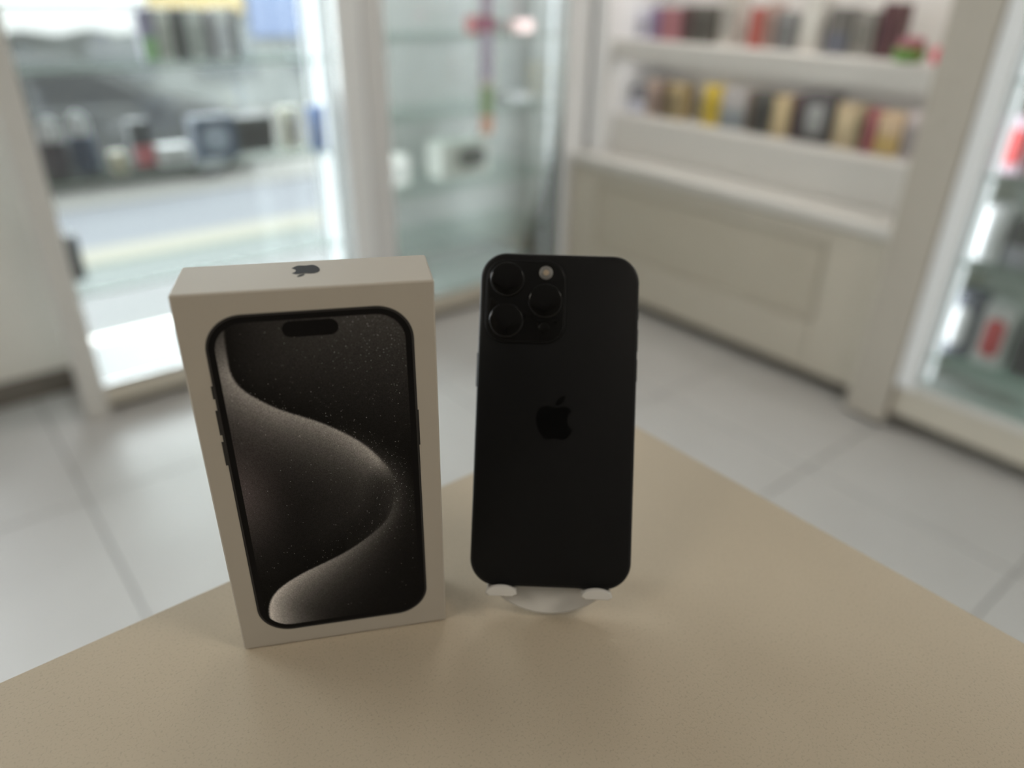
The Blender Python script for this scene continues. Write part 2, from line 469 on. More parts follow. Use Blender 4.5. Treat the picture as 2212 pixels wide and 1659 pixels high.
cbox(c2, 'top_panel', 1.382, 2.52, 2.495, 2.93, 2.15, 2.22, M_FRAME, bv=.004)
cbox(c2, 'front_pane', 1.473, 2.362, 2.520, 2.525, .105, 2.15, M_PANE)
for z in (.30, .545, .832, 1.115, 1.45):
    s = box('glass_shelf', 1.475, 2.36, 2.535, 2.90, z - .008, z, M_GSHELF, c2); in_case(s, c2)
    box('shelf_edge', 1.475, 2.36, 2.5335, 2.535, z - .008, z, M_EDGE, s)

# light bars added to brighten the dark corner case: one under the top panel, one upright bar behind each front post
cbox(c2, 'light_strip', 1.50, 2.34, 2.60, 2.63, 2.125, 2.149, M_LED, bv=.003)
fill_strip(c2, (1.92, 2.615, 2.12), (math.radians(25), 0, 0), .84, .03, 9)
cbox(c2, 'light_strip', 1.476, 1.490, 2.585, 2.600, .11, 2.12, M_LED, bv=.003)
fill_strip(c2, (1.492, 2.592, 1.10), (math.radians(90), 0, math.radians(-60)), .014, 2.0, 7)
cbox(c2, 'light_strip', 2.345, 2.359, 2.585, 2.600, .11, 2.12, M_LED, bv=.003)
fill_strip(c2, (2.343, 2.592, 1.10), (math.radians(90), 0, math.radians(60)), .014, 2.0, 7)

# ------------------------------------------------------------------ base cabinet, wall shelving, right display case
cb = empty('base_cabinet', (2.6, 1.70, 0), 0, 'low beige cabinet with a recessed door panel under the white shelving', 'cabinet')
cbox(cb, 'toe_kick', 2.475, 2.90, .985, 2.49, 0, .055, M_TOE)
cbox(cb, 'body', 2.43, 2.90, .985, 2.49, .056, .598, M_CAB)
door = cbox(cb, 'door', 2.412, 2.429, .99, 2.49, .058, .596, M_CAB, bv=.002)
for (y0, y1, z0, z1) in ((.995, 1.205, .060, .594), (2.31, 2.485, .060, .594), (1.206, 2.309, .535, .594), (1.206, 2.309, .060, .240)):
    box('door_rail', 2.398, 2.4115, y0, y1, z0, z1, M_CAB, door, .003)
box('door_panel', 2.404, 2.4115, 1.215, 2.30, .249, .526, M_CABIN, door, .004)
cbox(cb, 'countertop', 2.385, 2.90, .985, 2.49, .599, .635, M_SHELF, bv=.004)

ws = empty('wall_shelving', (2.7, 1.70, .635), 0, 'white wall shelving with two rows of boxed goods', 'shelving')
cbox(ws, 'shelf_base', 2.565, 2.90, .985, 2.41, .636, .798, M_SHELF, bv=.004)
cbox(ws, 'back_panel', 2.86, 2.90, .985, 2.41, .799, 2.3, M_SHELF)
cbox(ws, 'upright', 2.49, 2.90, 2.415, 2.487, .636, 2.3, M_WHITEPOST, bv=.003)
cbox(ws, 'shelf', 2.53, 2.859, .985, 2.41, 1.02, 1.10, M_SHELF, bv=.004)
cbox(ws, 'shelf', 2.53, 2.859, .985, 2.41, 1.42, 1.50, M_SHELF, bv=.004)
cbox(ws, 'top_board', 2.53, 2.90, .985, 2.49, 2.301, 2.34, M_SHELF, bv=.004)

c3 = empty('display_case', (2.6, .14, 0), 0, 'glass display case of red, black and white goods at right edge', 'display case')
cbox(c3, 'side_column', 2.325, 2.90, .845, .982, .02, 2.3, M_COLUMN, bv=.004)
cbox(c3, 'toe_kick', 2.42, 2.90, -.60, .84, 0, .06, M_TOE)
cbox(c3, 'plinth', 2.345, 2.90, -.60, .844, .061, .165, M_CAB, bv=.003)
cbox(c3, 'deck', 2.335, 2.86, -.55, .80, .166, .188, M_SHELF, bv=.002)
cbox(c3, 'corner_post', 2.33, 2.385, .783, .844, .166, 2.3, M_WHITEPOST, bv=.004)
cbox(c3, 'corner_post', 2.33, 2.385, -.60, -.545, .166, 2.3, M_WHITEPOST, bv=.004)
cbox(c3, 'back_panel', 2.865, 2.90, -.60, .844, .166, 2.3, M_SHELF)
cbox(c3, 'front_pane', 2.345, 2.350, -.545, .782, .189, 2.3, M_PANE)
cbox(c3, 'top_panel', 2.325, 2.90, -.60, .982, 2.301, 2.36, M_FRAME, bv=.004)
for z in (.29, .60, .85, 1.10, 1.45):
    s = box('glass_shelf', 2.36, 2.86, -.54, .78, z - .008, z, M_GSHELF, c3); in_case(s, c3)
    box('shelf_edge', 2.3585, 2.36, -.54, .78, z - .008, z, M_EDGE, s)

cbox(c3, 'light_strip', 2.40, 2.43, -.52, .77, 2.275, 2.299, M_LED, bv=.003)  # top and upright strips added to brighten the goods in this case
fill_strip(c3, (2.415, .12, 2.27), (0, math.radians(-20), 0), .03, 1.28, 11)
fill_strip(c3, (2.415, .765, 1.2), (math.radians(90), 0, math.radians(215)), .014, 2.0, .35)
cbox(c3, 'light_strip', 2.388, 2.402, .765, .779, .195, 2.26, M_LED, bv=.003)

# slim light bars added to brighten the rows, hidden behind the shelf front edges
for (zz, pw) in ((1.020, .7), (1.420, 1.8)):
    cbox(ws, 'light_strip', 2.600, 2.615, 1.02, 2.39, zz - .006, zz - .0005, M_LED, bv=.002)
    fill_strip(ws, (2.607, 1.70, zz - .008), (0, math.radians(-20), 0), .014, 1.36, pw, (1.0, .95, .88))

# ------------------------------------------------------------------ goods on the shelves
KB = 1.75     # photographed colour -> surface colour under the light of the shelves
def cmat(c, k=KB, rough=.45):
    return mat('card_%d_%d_%d_%d' % (c + (int(k * 100),)), rgb(*c, k), rough, noise=.05, nscale=18)
def carton(label, cx, cy, z, w, d, h, col, face, col2=None, style='plain', cat='box', group=None, name='product_box', k=KB, rz=0.0):
    """Retail carton standing at (cx, cy, z); local -y is its front. face: rotation of the front."""
    rot = {'-y': 0.0, '-x': -math.pi / 2}[face]
    t = empty(name, (cx, cy, z), rot + rz, label, cat, group)
    m = cmat(col, k); m2 = cmat(col2 if col2 else tuple(int(c * .8) for c in col), k)
    box('carton', -w / 2, w / 2, -d / 2, d / 2, 0.0005, h, m, t, .002)
    pw, ph = w * .39, h
    if style == 'plain':
        box('printed_panel', -pw, pw, -d / 2 - .0012, -d / 2 - .0001, h * .10, h * .72, m2, t, .0004)
        box('lid_flap', -w * .45, w * .45, -d / 2 - .0015, -d / 2 - .0001, h * .84, h * .97, m, t, .0005)
    elif style == 'window':
        p = rr_plate('oval_window', 0, h * .48, w * .62, h * .62, min(w, h) * .28, -d / 2 - .0025, -d / 2 - .0001, m2, t, .001)
        box('lid_flap', -w * .45, w * .45, -d / 2 - .0015, -d / 2 - .0001, h * .88, h * .98, m, t, .0005)
    elif style == 'half':
        box('lower_panel', -w * .49, w * .49, -d / 2 - .0015, -d / 2 - .0001, h * .03, h * .48, m2, t, .0005)
        box('lid_flap', -w * .45, w * .45, -d / 2 - .0015, -d / 2 - .0001, h * .86, h * .97, m, t, .0005)
    return t

LOW = 'boxes in the lower row of the white wall shelving'
lower_row = [
    ('grey box with lavender lower half, first in the lower row beside the upright', 2.309, 2.405, .110, (110, 110, 116), (176, 178, 194), 'half'),
    ('pinkish beige box between the lavender-grey and dark brown boxes, lower row', 2.235, 2.306, .140, (150, 133, 123), None, 'plain'),
    ('narrow dark brown box beside the olive tan one, lower row', 2.190, 2.232, .142, (78, 66, 58), None, 'plain'),
    ('olive tan box left of the gap before the yellow box', 2.106, 2.188, .138, (142, 128, 98), None, 'plain'),
    ('bright yellow box in the lower row of the wall shelving', 1.918, 2.003, .150, (165, 145, 60), (150, 132, 45), 'window'),
    ('light grey box just right of the bright yellow box', 1.792, 1.911, .150, (140, 138, 138), (110, 116, 120), 'half'),
    ('slim brown box squeezed between light grey and charcoal boxes', 1.766, 1.789, .147, (98, 84, 74), None, 'plain'),
    ('charcoal box near the middle of the lower row', 1.682, 1.762, .150, (68, 68, 66), None, 'plain'),
    ('tan box right of the charcoal one in the lower row', 1.598, 1.674, .148, (150, 136, 108), (160, 146, 116), 'window'),
    ('slim plum box between the tan box and the black box', 1.560, 1.594, .158, (76, 62, 62), None, 'plain'),
    ('wide black box with a grey oval window in the lower row', 1.434, 1.555, .170, (66, 64, 66), (120, 122, 122), 'window'),
    ('tan box right of the wide black oval-window box', 1.331, 1.417, .148, (150, 137, 113), (156, 144, 118), 'window'),
    ('slim olive box touching the burgundy box, lower row', 1.306, 1.328, .145, (108, 100, 78), None, 'plain'),
    ('slim burgundy box in the right half of the lower row', 1.264, 1.303, .142, (130, 76, 82), (120, 66, 74), 'plain'),
    ('ochre gold box right of the burgundy box', 1.172, 1.260, .138, (160, 142, 118), (150, 130, 84), 'half'),
    ('mauve grey box before the peach box at the row end', 1.116, 1.166, .148, (152, 145, 145), None, 'plain'),
    ('pale peach box with bluish top at the right end, lower row', 1.019, 1.108, .146, (188, 190, 196), (212, 200, 188), 'half'),
]
for (lb, y0, y1, h, c, c2, st) in lower_row:
    carton(lb, 2.70, (y0 + y1) / 2, .798, y1 - y0 - .003, .08, h, c, '-x', c2, st, 'box', LOW)
UP = 'goods in the upper row of the white wall shelving'
upper_row = [
    ('pale lavender box first in the upper row beside the upright', 2.333, 2.405, .105, (176, 176, 188), None, 'plain'),
    ('slim purple box beside the rose box, upper row', 2.277, 2.326, .118, (112, 98, 130), None, 'plain'),
    ('rose red box near the left end of the upper row', 2.162, 2.272, .120, (132, 92, 98), (124, 84, 90), 'plain'),
    ('slim dark maroon box between rose and charcoal boxes, upper row', 2.108, 2.155, .130, (78, 62, 62), None, 'plain'),
    ('charcoal box in the left part of the upper row', 2.006, 2.103, .132, (78, 76, 72), None, 'plain'),
    ('pale grey box standing alone between charcoal and red, upper row', 1.897, 1.974, .185, (156, 153, 148), None, 'plain'),
    ('brick red box in the upper row of the shelving', 1.777, 1.837, .135, (140, 78, 72), (136, 72, 66), 'plain'),
    ('slim pinkish grey box right of the brick red one', 1.735, 1.772, .150, (146, 124, 118), None, 'plain'),
    ('slate grey box before the tall pale box, upper row', 1.644, 1.716, .125, (112, 113, 114), None, 'plain'),
    ('tall pale grey box in the middle of the upper row', 1.545, 1.624, .180, (160, 158, 154), (164, 164, 160), 'window'),
    ('dark grey box with a navy panel right of tall pale box', 1.434, 1.515, .145, (88, 86, 84), (80, 82, 92), 'half'),
    ('medium grey box left of the dark wine-red box', 1.347, 1.422, .138, (114, 112, 108), None, 'window'),
    ('dark wine-red box in the right half of the upper row', 1.268, 1.334, .165, (72, 48, 50), (66, 42, 46), 'plain'),
]
for (lb, y0, y1, h, c, c2, st) in upper_row:
    carton(lb, 2.70, (y0 + y1) / 2, 1.10, y1 - y0 - .003, .08, h, c, '-x', c2, st, 'box', UP)
# a green tub with a rose lid and a small red round case at the right end of the upper shelf
t = empty('tub', (2.60, 1.185, 1.10), 0, 'small green round tub with rose lid on the upper shelf', 'tub')
lathe('bowl', [(.030, .0003), (.042, .004), (.047, .022), (.048, .040), (.044, .041)], cmat((92, 128, 66)), t)
lathe('lid', [(.040, .0415), (.040, .058), (.034, .070), (.006, .074)], cmat((140, 90, 100)), t)
t = empty('round_case', (2.59, 1.075, 1.10), 0, 'small bright red round case at the end of the upper shelf', 'case')
lathe('shell', [(.018, .0003), (.030, .006), (.036, .022), (.034, .036)], cmat((196, 66, 92)), t)
lathe('cap', [(.0342, .0362), (.028, .048), (.014, .055), (.003, .056)], cmat((190, 60, 86)), t)

# goods in the window case
W1 = 'goods on the glass shelf of the window case'
def domed(label, x, y, z, r, h, hd, body, head):
    t = empty('canister', (x, y, z), 0, label, 'canister', W1)
    lathe('body', [(r * .9, .0005), (r, .006), (r, h - .006), (r * .92, h)], cmat(body), t)
    lathe('domed_top', [(r * .70, h + .0005), (r * .80, h + hd * .3), (r * .72, h + hd * .7), (r * .4, h + hd * .95), (.003, h + hd)], cmat(head), t)
domed('dark purple-black canister with pale round top beside the left post', .394, 2.66, .758, .038, .100, .070, (66, 62, 68), (168, 167, 170))
domed('navy canister with pale round top next to the purple-black one', .476, 2.66, .758, .037, .108, .072, (66, 72, 88), (166, 166, 170))
FX = '-y'
carton('small cream box on the window shelf between navy canister and black box', .551, 2.60, .758, .045, .05, .062, (205, 198, 178), FX, None, 'plain', 'box', W1, k=1.3)
carton('black box with red base in the middle of the window shelf', .640, 2.66, .758, .062, .06, .140, (64, 66, 70), FX, (150, 90, 96), 'half', 'box', W1)
carton('low white box on the window shelf beside the black-and-red box', .727, 2.63, .758, .100, .07, .060, (186, 186, 188), FX, None, 'plain', 'box', W1)
carton('wide navy box with a pale blue oval on the window shelf', .872, 2.66, .758, .140, .07, .135, (74, 82, 98), FX, (134, 140, 152), 'window', 'box', W1)
carton('wide near-black box on the window shelf right of navy box', 1.025, 2.70, .758, .136, .07, .118, (74, 74, 74), FX, (64, 62, 62), 'plain', 'box', W1)
carton('narrow peach box on the window shelf by the light strip', 1.152, 2.66, .758, .066, .05, .140, (196, 186, 170), FX, None, 'plain', 'box', W1)
carton('narrow blue box at the right end of the window shelf', 1.2155, 2.575, .758, .050, .04, .150, (128, 146, 192), FX, (150, 160, 200), 'plain', 'box', W1)
W2 = 'upright boxes on the upper shelf of the window case'
for (lb, x0, x1, h, c, c2, st) in [
    ('purple-edged upright box with a green panel, leftmost on the upper window shelf', .699, .744, .150, (96, 92, 108), (96, 120, 88), 'half'),
    ('grey upright box between green-panelled and black ones, upper window shelf', .748, .794, .150, (140, 140, 136), None, 'plain'),
    ('black upright box on the upper window shelf', .797, .837, .150, (70, 70, 72), None, 'plain'),
    ('wide grey upright box right of the black one, upper window shelf', .840, .898, .150, (138, 140, 138), None, 'plain'),
    ('slim dark upright box between two pale ones, upper window shelf', .902, .922, .145, (96, 92, 98), None, 'plain'),
    ('pale lilac-grey upright box on the upper window shelf', .927, .980, .150, (168, 168, 174), None, 'plain'),
    ('slim dark upright box, rightmost on the upper window shelf', .984, 1.008, .150, (98, 98, 102), None, 'plain')]:
    carton(lb, (x0 + x1) / 2, 2.66, 1.064, x1 - x0 - .002, .05, h, c, FX, c2, st, 'box', W2, k=2.6)
carton('small dark box on the lowest glass shelf beside the left post', .372, 2.70, .415, .045, .06, .150, (84, 84, 88), FX, None, 'plain', 'box')
# goods in the grey corner case
W3 = 'goods in the grey corner case'
t = empty('product_box', (1.95, 2.74, .545), 0, 'grey box with a black oval patch in the grey corner case', 'box', W3)
box('carton', -.13, .13, -.06, .06, .0005, .15, cmat((160, 160, 154)), t, .003)
rr_plate('black_patch', .03, .082, .14, .075, .036, -.072, -.0605, cmat((76, 76, 74)), t, .006)
box('lid_flap', -.12, .12, -.0625, -.0605, .130, .146, cmat((160, 160, 154)), t, .0005)
carton('small red box on the top glass shelf of the corner case', 2.03, 2.70, 1.115, .085, .06, .065, (150, 92, 92), FX, (140, 78, 98), 'plain', 'box', W3)
carton('low dark box beside the red one in the corner case', 2.15, 2.72, 1.115, .090, .06, .050, (112, 104, 100), FX, None, 'plain', 'box', W3)
carton('low pink box, rightmost on the top shelf of corner case', 2.27, 2.72, 1.115, .100, .06, .045, (188, 160, 156), FX, None, 'plain', 'box', W3)
carton('flat dark grey box on the middle shelf of corner case', 2.22, 2.74, .832, .170, .09, .040, (112, 112, 110), FX, None, 'plain', 'box', W3)
carton('pale grey box on the lower shelf of corner case near grey post', 1.60, 2.76, .545, .150, .10, .12, (166, 165, 160), FX, None, 'plain', 'box', W3)
t = empty('colour_strip', (1.934, 2.515, .748), 0, 'tall narrow card with purple, green and orange blocks on case glass', 'card')
box('card', -.034, .034, .0005, .004, 0, .62, cmat((176, 176, 178)), t, .0005)
for (z0, z1, c) in ((.005, .075, (190, 160, 144)), (.080, .185, (132, 156, 126)), (.215, .380, (160, 160, 180)), (.385, .440, (150, 104, 128)), (.445, .610, (162, 158, 176))):
    box('colour_block', -.032, .032, -.0006, .0004, z0, z1, cmat(c), t)
# goods in the right display case
W4 = 'goods in the display case at the right edge'
FR = '-x'
carton('pink and red box on upper shelf of the right display case', 2.47, .755, .850, .090, .08, .155, (212, 170, 180), FR, (196, 84, 84), 'window', 'box', W4)
carton('red and white box behind the glass near the right frame edge', 2.47, .650, .850, .090, .08, .150, (186, 96, 98), FR, (200, 190, 192), 'half', 'box', W4)
carton('white rounded-window box on middle shelf of the right display case', 2.46, .742, .600, .075, .08, .160, (200, 202, 208), FR, (222, 222, 230), 'window', 'box', W4)
carton('black box right of the white one, middle shelf of right case', 2.46, .650, .600, .085, .08, .135, (80, 80, 78), FR, (150, 150, 158), 'half', 'box', W4)
carton('white box far right on the middle shelf of right case', 2.46, .540, .600, .095, .08, .120, (196, 196, 192), FR, None, 'plain', 'box', W4)
carton('dark box with white oval window on the bottom shelf, right case', 2.46, .745, .290, .085, .08, .205, (92, 94, 102), FR, (212, 210, 222), 'window', 'box', W4)
carton('white box with red oval on the bottom shelf, right case', 2.46, .645, .290, .085, .08, .195, (206, 196, 202), FR, (178, 76, 78), 'window', 'box', W4)
carton('black box at the frame edge on bottom shelf, right case', 2.46, .540, .290, .085, .08, .160, (84, 84, 86), FR, (60, 60, 62), 'plain', 'box', W4)
carton('white box on the top shelf of the right display case', 2.46, .720, 1.10, .140, .10, .16, (214, 214, 212), FR, None, 'plain', 'box', W4)

# ------------------------------------------------------------------ sales counter
def speckle_mat():
    m = bpy.data.materials.new('beige_speckled_counter'); m.use_nodes = True
    nt = m.node_tree; p = nt.nodes['Principled BSDF']
    p.inputs['Roughness'].default_value = .40
    p.inputs['Specular IOR Level'].default_value = .35
    tc = nt.nodes.new('ShaderNodeTexCoord')
    n1 = nt.nodes.new('ShaderNodeTexNoise'); n1.inputs['Scale'].default_value = 900; n1.inputs['Detail'].default_value = 2
    n2 = nt.nodes.new('ShaderNodeTexNoise'); n2.inputs['Scale'].default_value = 14; n2.inputs['Detail'].default_value = 3
    for n in (n1, n2): nt.links.new(tc.outputs['Object'], n.inputs['Vector'])
    r1 = nt.nodes.new('ShaderNodeValToRGB')
    r1.color_ramp.elements[0].position = .28; r1.color_ramp.elements[0].color = (.84, .84, .84, 1)
    r1.color_ramp.elements[1].position = .46; r1.color_ramp.elements[1].color = (1, 1, 1, 1)
    nt.links.new(n1.outputs['Fac'], r1.inputs[0])
    r2 = nt.nodes.new('ShaderNodeValToRGB')
    r2.color_ramp.elements[0].position = .3; r2.color_ramp.elements[0].color = COUNTER_A
    r2.color_ramp.elements[1].position = .7; r2.color_ramp.elements[1].color = COUNTER_B
    nt.links.new(n2.outputs['Fac'], r2.inputs[0])
    mx = nt.nodes.new('ShaderNodeMixRGB'); mx.blend_type = 'MULTIPLY'; mx.inputs[0].default_value = 1
    nt.links.new(r2.outputs[0], mx.inputs[1]); nt.links.new(r1.outputs[0], mx.inputs[2])
    nt.links.new(mx.outputs[0], p.inputs['Base Color'])
    bp = nt.nodes.new('ShaderNodeBump'); bp.inputs['Strength'].default_value = .25; bp.inputs['Distance'].default_value = .0003
    nt.links.new(n1.outputs['Fac'], bp.inputs['Height']); nt.links.new(bp.outputs['Normal'], p.inputs['Normal'])
    return m
COUNTER_A = (.465, .395, .300, 1); COUNTER_B = (.491, .417, .317, 1)
ct = empty('sales_counter', (-.35, -.30, 0), 0, 'beige sales counter carrying the phone box and phone', 'counter')
def tbox(name, *a, bv=0.0): return in_case(box(name, *a, ct, bv), ct)
tbox('countertop', -1.10, .3515, -.95, .3105, 1.002, 1.03, speckle_mat(), bv=.0010)
tbox('body', -1.08, .315, -.93, .275, .081, 1.001, M_CAB)
tbox('toe_kick', -1.05, .27, -.90, .23, 0, .08, M_TOE)
TOP = 1.03

# ------------------------------------------------------------------ apple emblem outline (millimetres, centred)
_body = [(1050,527),(1085,522),(1120,513),(1150,510),(1180,515),(1210,535),(1235,562),(1215,580),(1195,605),(1186,640),(1184,675),(1192,710),(1208,738),(1228,760),(1246,773),(1235,800),(1215,835),(1190,867),(1165,887),(1140,893),(1110,887),(1080,879),(1050,875),(1020,880),(985,889),(955,892),(930,882),(905,855),(880,818),(860,775),(843,725),(834,675),(834,630),(843,590),(862,550),(890,523),(920,510),(955,507),(990,513),(1020,522)]
_leaf = [(1048,500),(1050,475),(1065,440),(1090,412),(1120,395),(1155,389),(1153,415),(1140,450),(1115,480),(1085,496),(1062,501)]
def emblem(pts):       # to millimetres, x right, z up, centred on the fruit; counter-clockwise
    return [((x - 1040) * .0425, (700 - z) * .0421) for (x, z) in pts][::-1]
E_BODY, E_LEAF = emblem(_body), emblem(_leaf)

# ------------------------------------------------------------------ phone carton (left)
MM = .001
def basis(O, X, Y, Z):
    return Matrix(((X[0], Y[0], Z[0], O[0]), (X[1], Y[1], Z[1], O[1]), (X[2], Y[2], Z[2], O[2]), (0, 0, 0, 1)))
BW, BH, BD = .093, .174, .030
bxm = basis((.061062, .261392, TOP), (.891248, -.453516, 0), (.453516, .891248, 0), (0, 0, 1))
pb = empty('phone_box', label='white upright phone box printed with a dark phone', cat='box', matrix=bxm)
M_CARTON = mat('white_carton', (.485, .445, .388, 1), .50, spec=.2, noise=.015, nscale=60)
v, f = box_geo(0, BW, 0, BD, 0.0002, BH, .0006)
link('carton', mesh('carton', v, f), M_CARTON, pb)
M_PFRAME = mat('printed_frame_grey', (.045, .043, .042, 1), .5, spec=.08)
M_PBEZEL = mat('printed_black', (.008, .0075, .008, 1), .5, spec=.08)
pp = empty('printed_phone', label='dark phone picture printed on the box front'); pp.parent = pb
CXP, CZP = .04665, .0872
rr_plate('printed_frame', CXP, CZP, .0757, .1562, .0142, -.00012, -.00002, M_PFRAME, pp, n=14)
rr_plate('printed_bezel', CXP, CZP, .0739, .1544, .0133, -.00020, -.00013, M_PBEZEL, pp, n=14)
for (x, z0, z1) in ((.00855, .1318, .1373), (.00845, .1158, .1268), (.0084, .1017, .1127)):
    box('printed_button', x - .0004, x + .0006, -.00012, -.00002, z0, z1, M_PFRAME, pp)
box('printed_button', .0843, .0849, -.00012, -.00002, .1022, .1190, M_PFRAME, pp)

def wave_screen():
    """Dark wave wallpaper, shaded from distance to its S-curve, as a colour attribute."""
    cx, cz, w, h, r = CXP * 1000, CZP * 1000, 69.2, 149.8, 11.2
    W = np.array([(17.2,170),(16.2,158),(15.9,150),(16.2,141.4),(20,134),(30.7,125.4),(47.3,116.6),(61,106.2),(69.5,94.9),(72.9,87.0),(73.2,80.2),(69.5,67.0),(61.1,58),(48.5,49.6),(29.7,40.9),(18.9,33.4),(14.2,24.6),(14.0,13),(18,2)], float)
    # Catmull-Rom resample
    P = []
    for i in range(1, len(W) - 2):
        p0, p1, p2, p3 = W[i - 1], W[i], W[i + 1], W[i + 2]
        for k in range(14):
            t = k / 14
            P.append(.5 * ((2 * p1) + (-p0 + p2) * t + (2 * p0 - 5 * p1 + 4 * p2 - p3) * t ** 2 + (-p0 + 3 * p1 - 3 * p2 + p3) * t ** 3))
    P = np.array(P)
    nx, nz = 176, 380
    rows = []
    for j in range(nz + 1):
        z = cz - h / 2 + h * j / nz
        dz = max(0, abs(z - cz) - (h / 2 - r))
        half = w / 2 - r + math.sqrt(max(0, r * r - dz * dz))
        rows.append([(cx + half * (2 * i / nx - 1), z) for i in range(nx + 1)])
    Q = np.array(rows).reshape(-1, 2)
    D = np.full(len(Q), 1e9); S = np.zeros(len(Q)); T = np.zeros(len(Q))
    for i in range(len(P) - 1):
        a, b = P[i], P[i + 1]; d = b - a; L = (d @ d) + 1e-12
        t = np.clip(((Q - a) @ d) / L, 0, 1)
        dv = Q - (a + t[:, None] * d)
        dist = np.hypot(dv[:, 0], dv[:, 1])
        m = dist < D
        D[m] = dist[m]
        S[m] = np.sign(d[0] * dv[m, 1] - d[1] * dv[m, 0])     # >0: left of travel = outside, upper right
        T[m] = (i + t[m]) / len(P)
    outside = S > 0
    z = Q[:, 1]; x = Q[:, 0]
    noseT = T[np.argmin((Q[:, 0] - 73) ** 2 + (Q[:, 1] - 83) ** 2)]
    upper = np.clip((noseT - T) / .10 + .35, 0, 1)       # 1 on the upper limb, 0 on the lower
    lower = 1 - upper
    soft = 1 - np.exp(-D / 1.2)
    # inside glow below the upper limb
    iN = int(np.argmax(P[:, 0]))
    def pdist(A):
        d2 = np.full(len(Q), 1e9)
        for a in A[::2]:
            d2 = np.minimum(d2, (Q[:, 0] - a[0]) ** 2 + (Q[:, 1] - a[1]) ** 2)
        return np.sqrt(d2)
    Dup, Dlo = pdist(P[:iN + 1]), pdist(P[iN:])
    g_in = 62 * np.exp(-Dup / 14) * np.clip(1.0 - .75 * np.clip((x - 40) / 33, 0, 1) * np.clip((100 - z) / 22, 0, 1), 0, 1) * np.clip(Dlo / 14, 0, 1) * np.clip((168 - z) / 26, .25, 1)
    left_glow = 25 * np.exp(-((x - 10) / 15) ** 2) * np.exp(-((z - 86) / 26) ** 2)
    inside_val = 3.5 + np.sqrt(g_in ** 2 + left_glow ** 2)
    # outside: dark by the upper limb, greyer to the top right, bright band under the lower limb
    top_glow = 20 * np.clip((z - 100) / 60, 0, 1) * (1 - np.exp(-D / 22))
    lo_gain = np.clip(1.05 - .9 * (x - 12) / 62, .12, 1)
    band = 88 * lo_gain * np.exp(-Dlo / (7 + 9 * lo_gain)) * np.clip((84 - z) / 14, 0, 1)
    out_val = 4 + top_glow + band
    edge = np.clip(D / (.55 + 1.6 * np.exp(-((z - 83) / 16) ** 2)), 0, 1)
    val = np.where(outside, out_val, inside_val)
    # soften the limb a little
    mid = .5 * (out_val + inside_val)
    val = mid + (val - mid) * (.35 + .65 * edge)
    nose = 12 * np.exp(-(D / 5.0) ** 2) * np.exp(-((z - 84) / 22) ** 2) * (x > 50)
    val = val + nose
    lv = np.clip(val / 255, 0, 1)
    lv = np.where(lv <= .04045, lv / 12.92, ((lv + .055) / 1.055) ** 2.4) * WAVE_GAIN
    # sparkle density: along the limb, at the nose and in the upper right
    spark = np.clip(.95 * np.exp(-D / 5) * np.exp(-((z - 92) / 30) ** 2) + .40 * np.clip((z - 118) / 40, 0, 1) * np.clip((x - 25) / 45, 0, 1) * outside + .03, 0, 1)
    warm = np.exp(-((x - 12) / 16) ** 2) * np.exp(-((z - 88) / 26) ** 2) * (~outside)
    me = bpy.data.meshes.new('printed_screen')
    V = np.column_stack([Q[:, 0] * MM, np.full(len(Q), -.00026), Q[:, 1] * MM])
    F = []
    for j in range(nz):
        b0 = j * (nx + 1)
        for i in range(nx):
            F.append((b0 + i, b0 + i + 1, b0 + nx + 2 + i, b0 + nx + 1 + i))
    me.from_pydata(V.tolist(), [], F); me.update()
    ca = me.color_attributes.new('wave', 'FLOAT_COLOR', 'POINT')
    colr = np.column_stack([lv * (1.0 + .10 * warm), lv * (.95 - .03 * warm), lv * (.93 + .02 * warm), spark]).astype(np.float32)
    ca.data.foreach_set('color', colr.ravel())
    m = bpy.data.materials.new('printed_wave_wallpaper'); m.use_nodes = True
    nt = m.node_tree; p = nt.nodes['Principled BSDF']
    p.inputs['Roughness'].default_value = .5; p.inputs['Specular IOR Level'].default_value = .05
    at = nt.nodes.new('ShaderNodeAttribute'); at.attribute_name = 'wave'
    tc = nt.nodes.new('ShaderNodeTexCoord')
    vo = nt.nodes.new('ShaderNodeTexVoronoi'); vo.inputs['Scale'].default_value = 3800
    wn = nt.nodes.new('ShaderNodeTexNoise'); wn.inputs['Scale'].default_value = 2600; wn.inputs['Detail'].default_value = 1
    nt.links.new(tc.outputs['Object'], vo.inputs['Vector']); nt.links.new(tc.outputs['Object'], wn.inputs['Vector'])
    # a voronoi cell sparkles when its random colour exceeds (1 - density)
    sep = nt.nodes.new('ShaderNodeSeparateColor'); nt.links.new(vo.outputs['Color'], sep.inputs[0])
    ma = nt.nodes.new('ShaderNodeMath'); ma.operation = 'MULTIPLY'; ma.inputs[1].default_value = .05
    nt.links.new(at.outputs['Alpha'], ma.inputs[0])
    ad = nt.nodes.new('ShaderNodeMath'); ad.operation = 'ADD'
    nt.links.new(sep.outputs[0], ad.inputs[0]); nt.links.new(ma.outputs[0], ad.inputs[1])
    gt = nt.nodes.new('ShaderNodeMath'); gt.operation = 'GREATER_THAN'; gt.inputs[1].default_value = 1.0
    nt.links.new(ad.outputs[0], gt.inputs[0])
    sv = nt.nodes.new('ShaderNodeMath'); sv.operation = 'MULTIPLY'; sv.inputs[1].default_value = .36
    sv2 = nt.nodes.new('ShaderNodeMath'); sv2.operation = 'MULTIPLY'
    nt.links.new(gt.outputs[0], sv2.inputs[0]); nt.links.new(sep.outputs[1], sv2.inputs[1])
    nt.links.new(sv2.outputs[0], sv.inputs[0])
    grain = nt.nodes.new('ShaderNodeMapRange')
    grain.inputs['From Min'].default_value = .3; grain.inputs['From Max'].default_value = .7
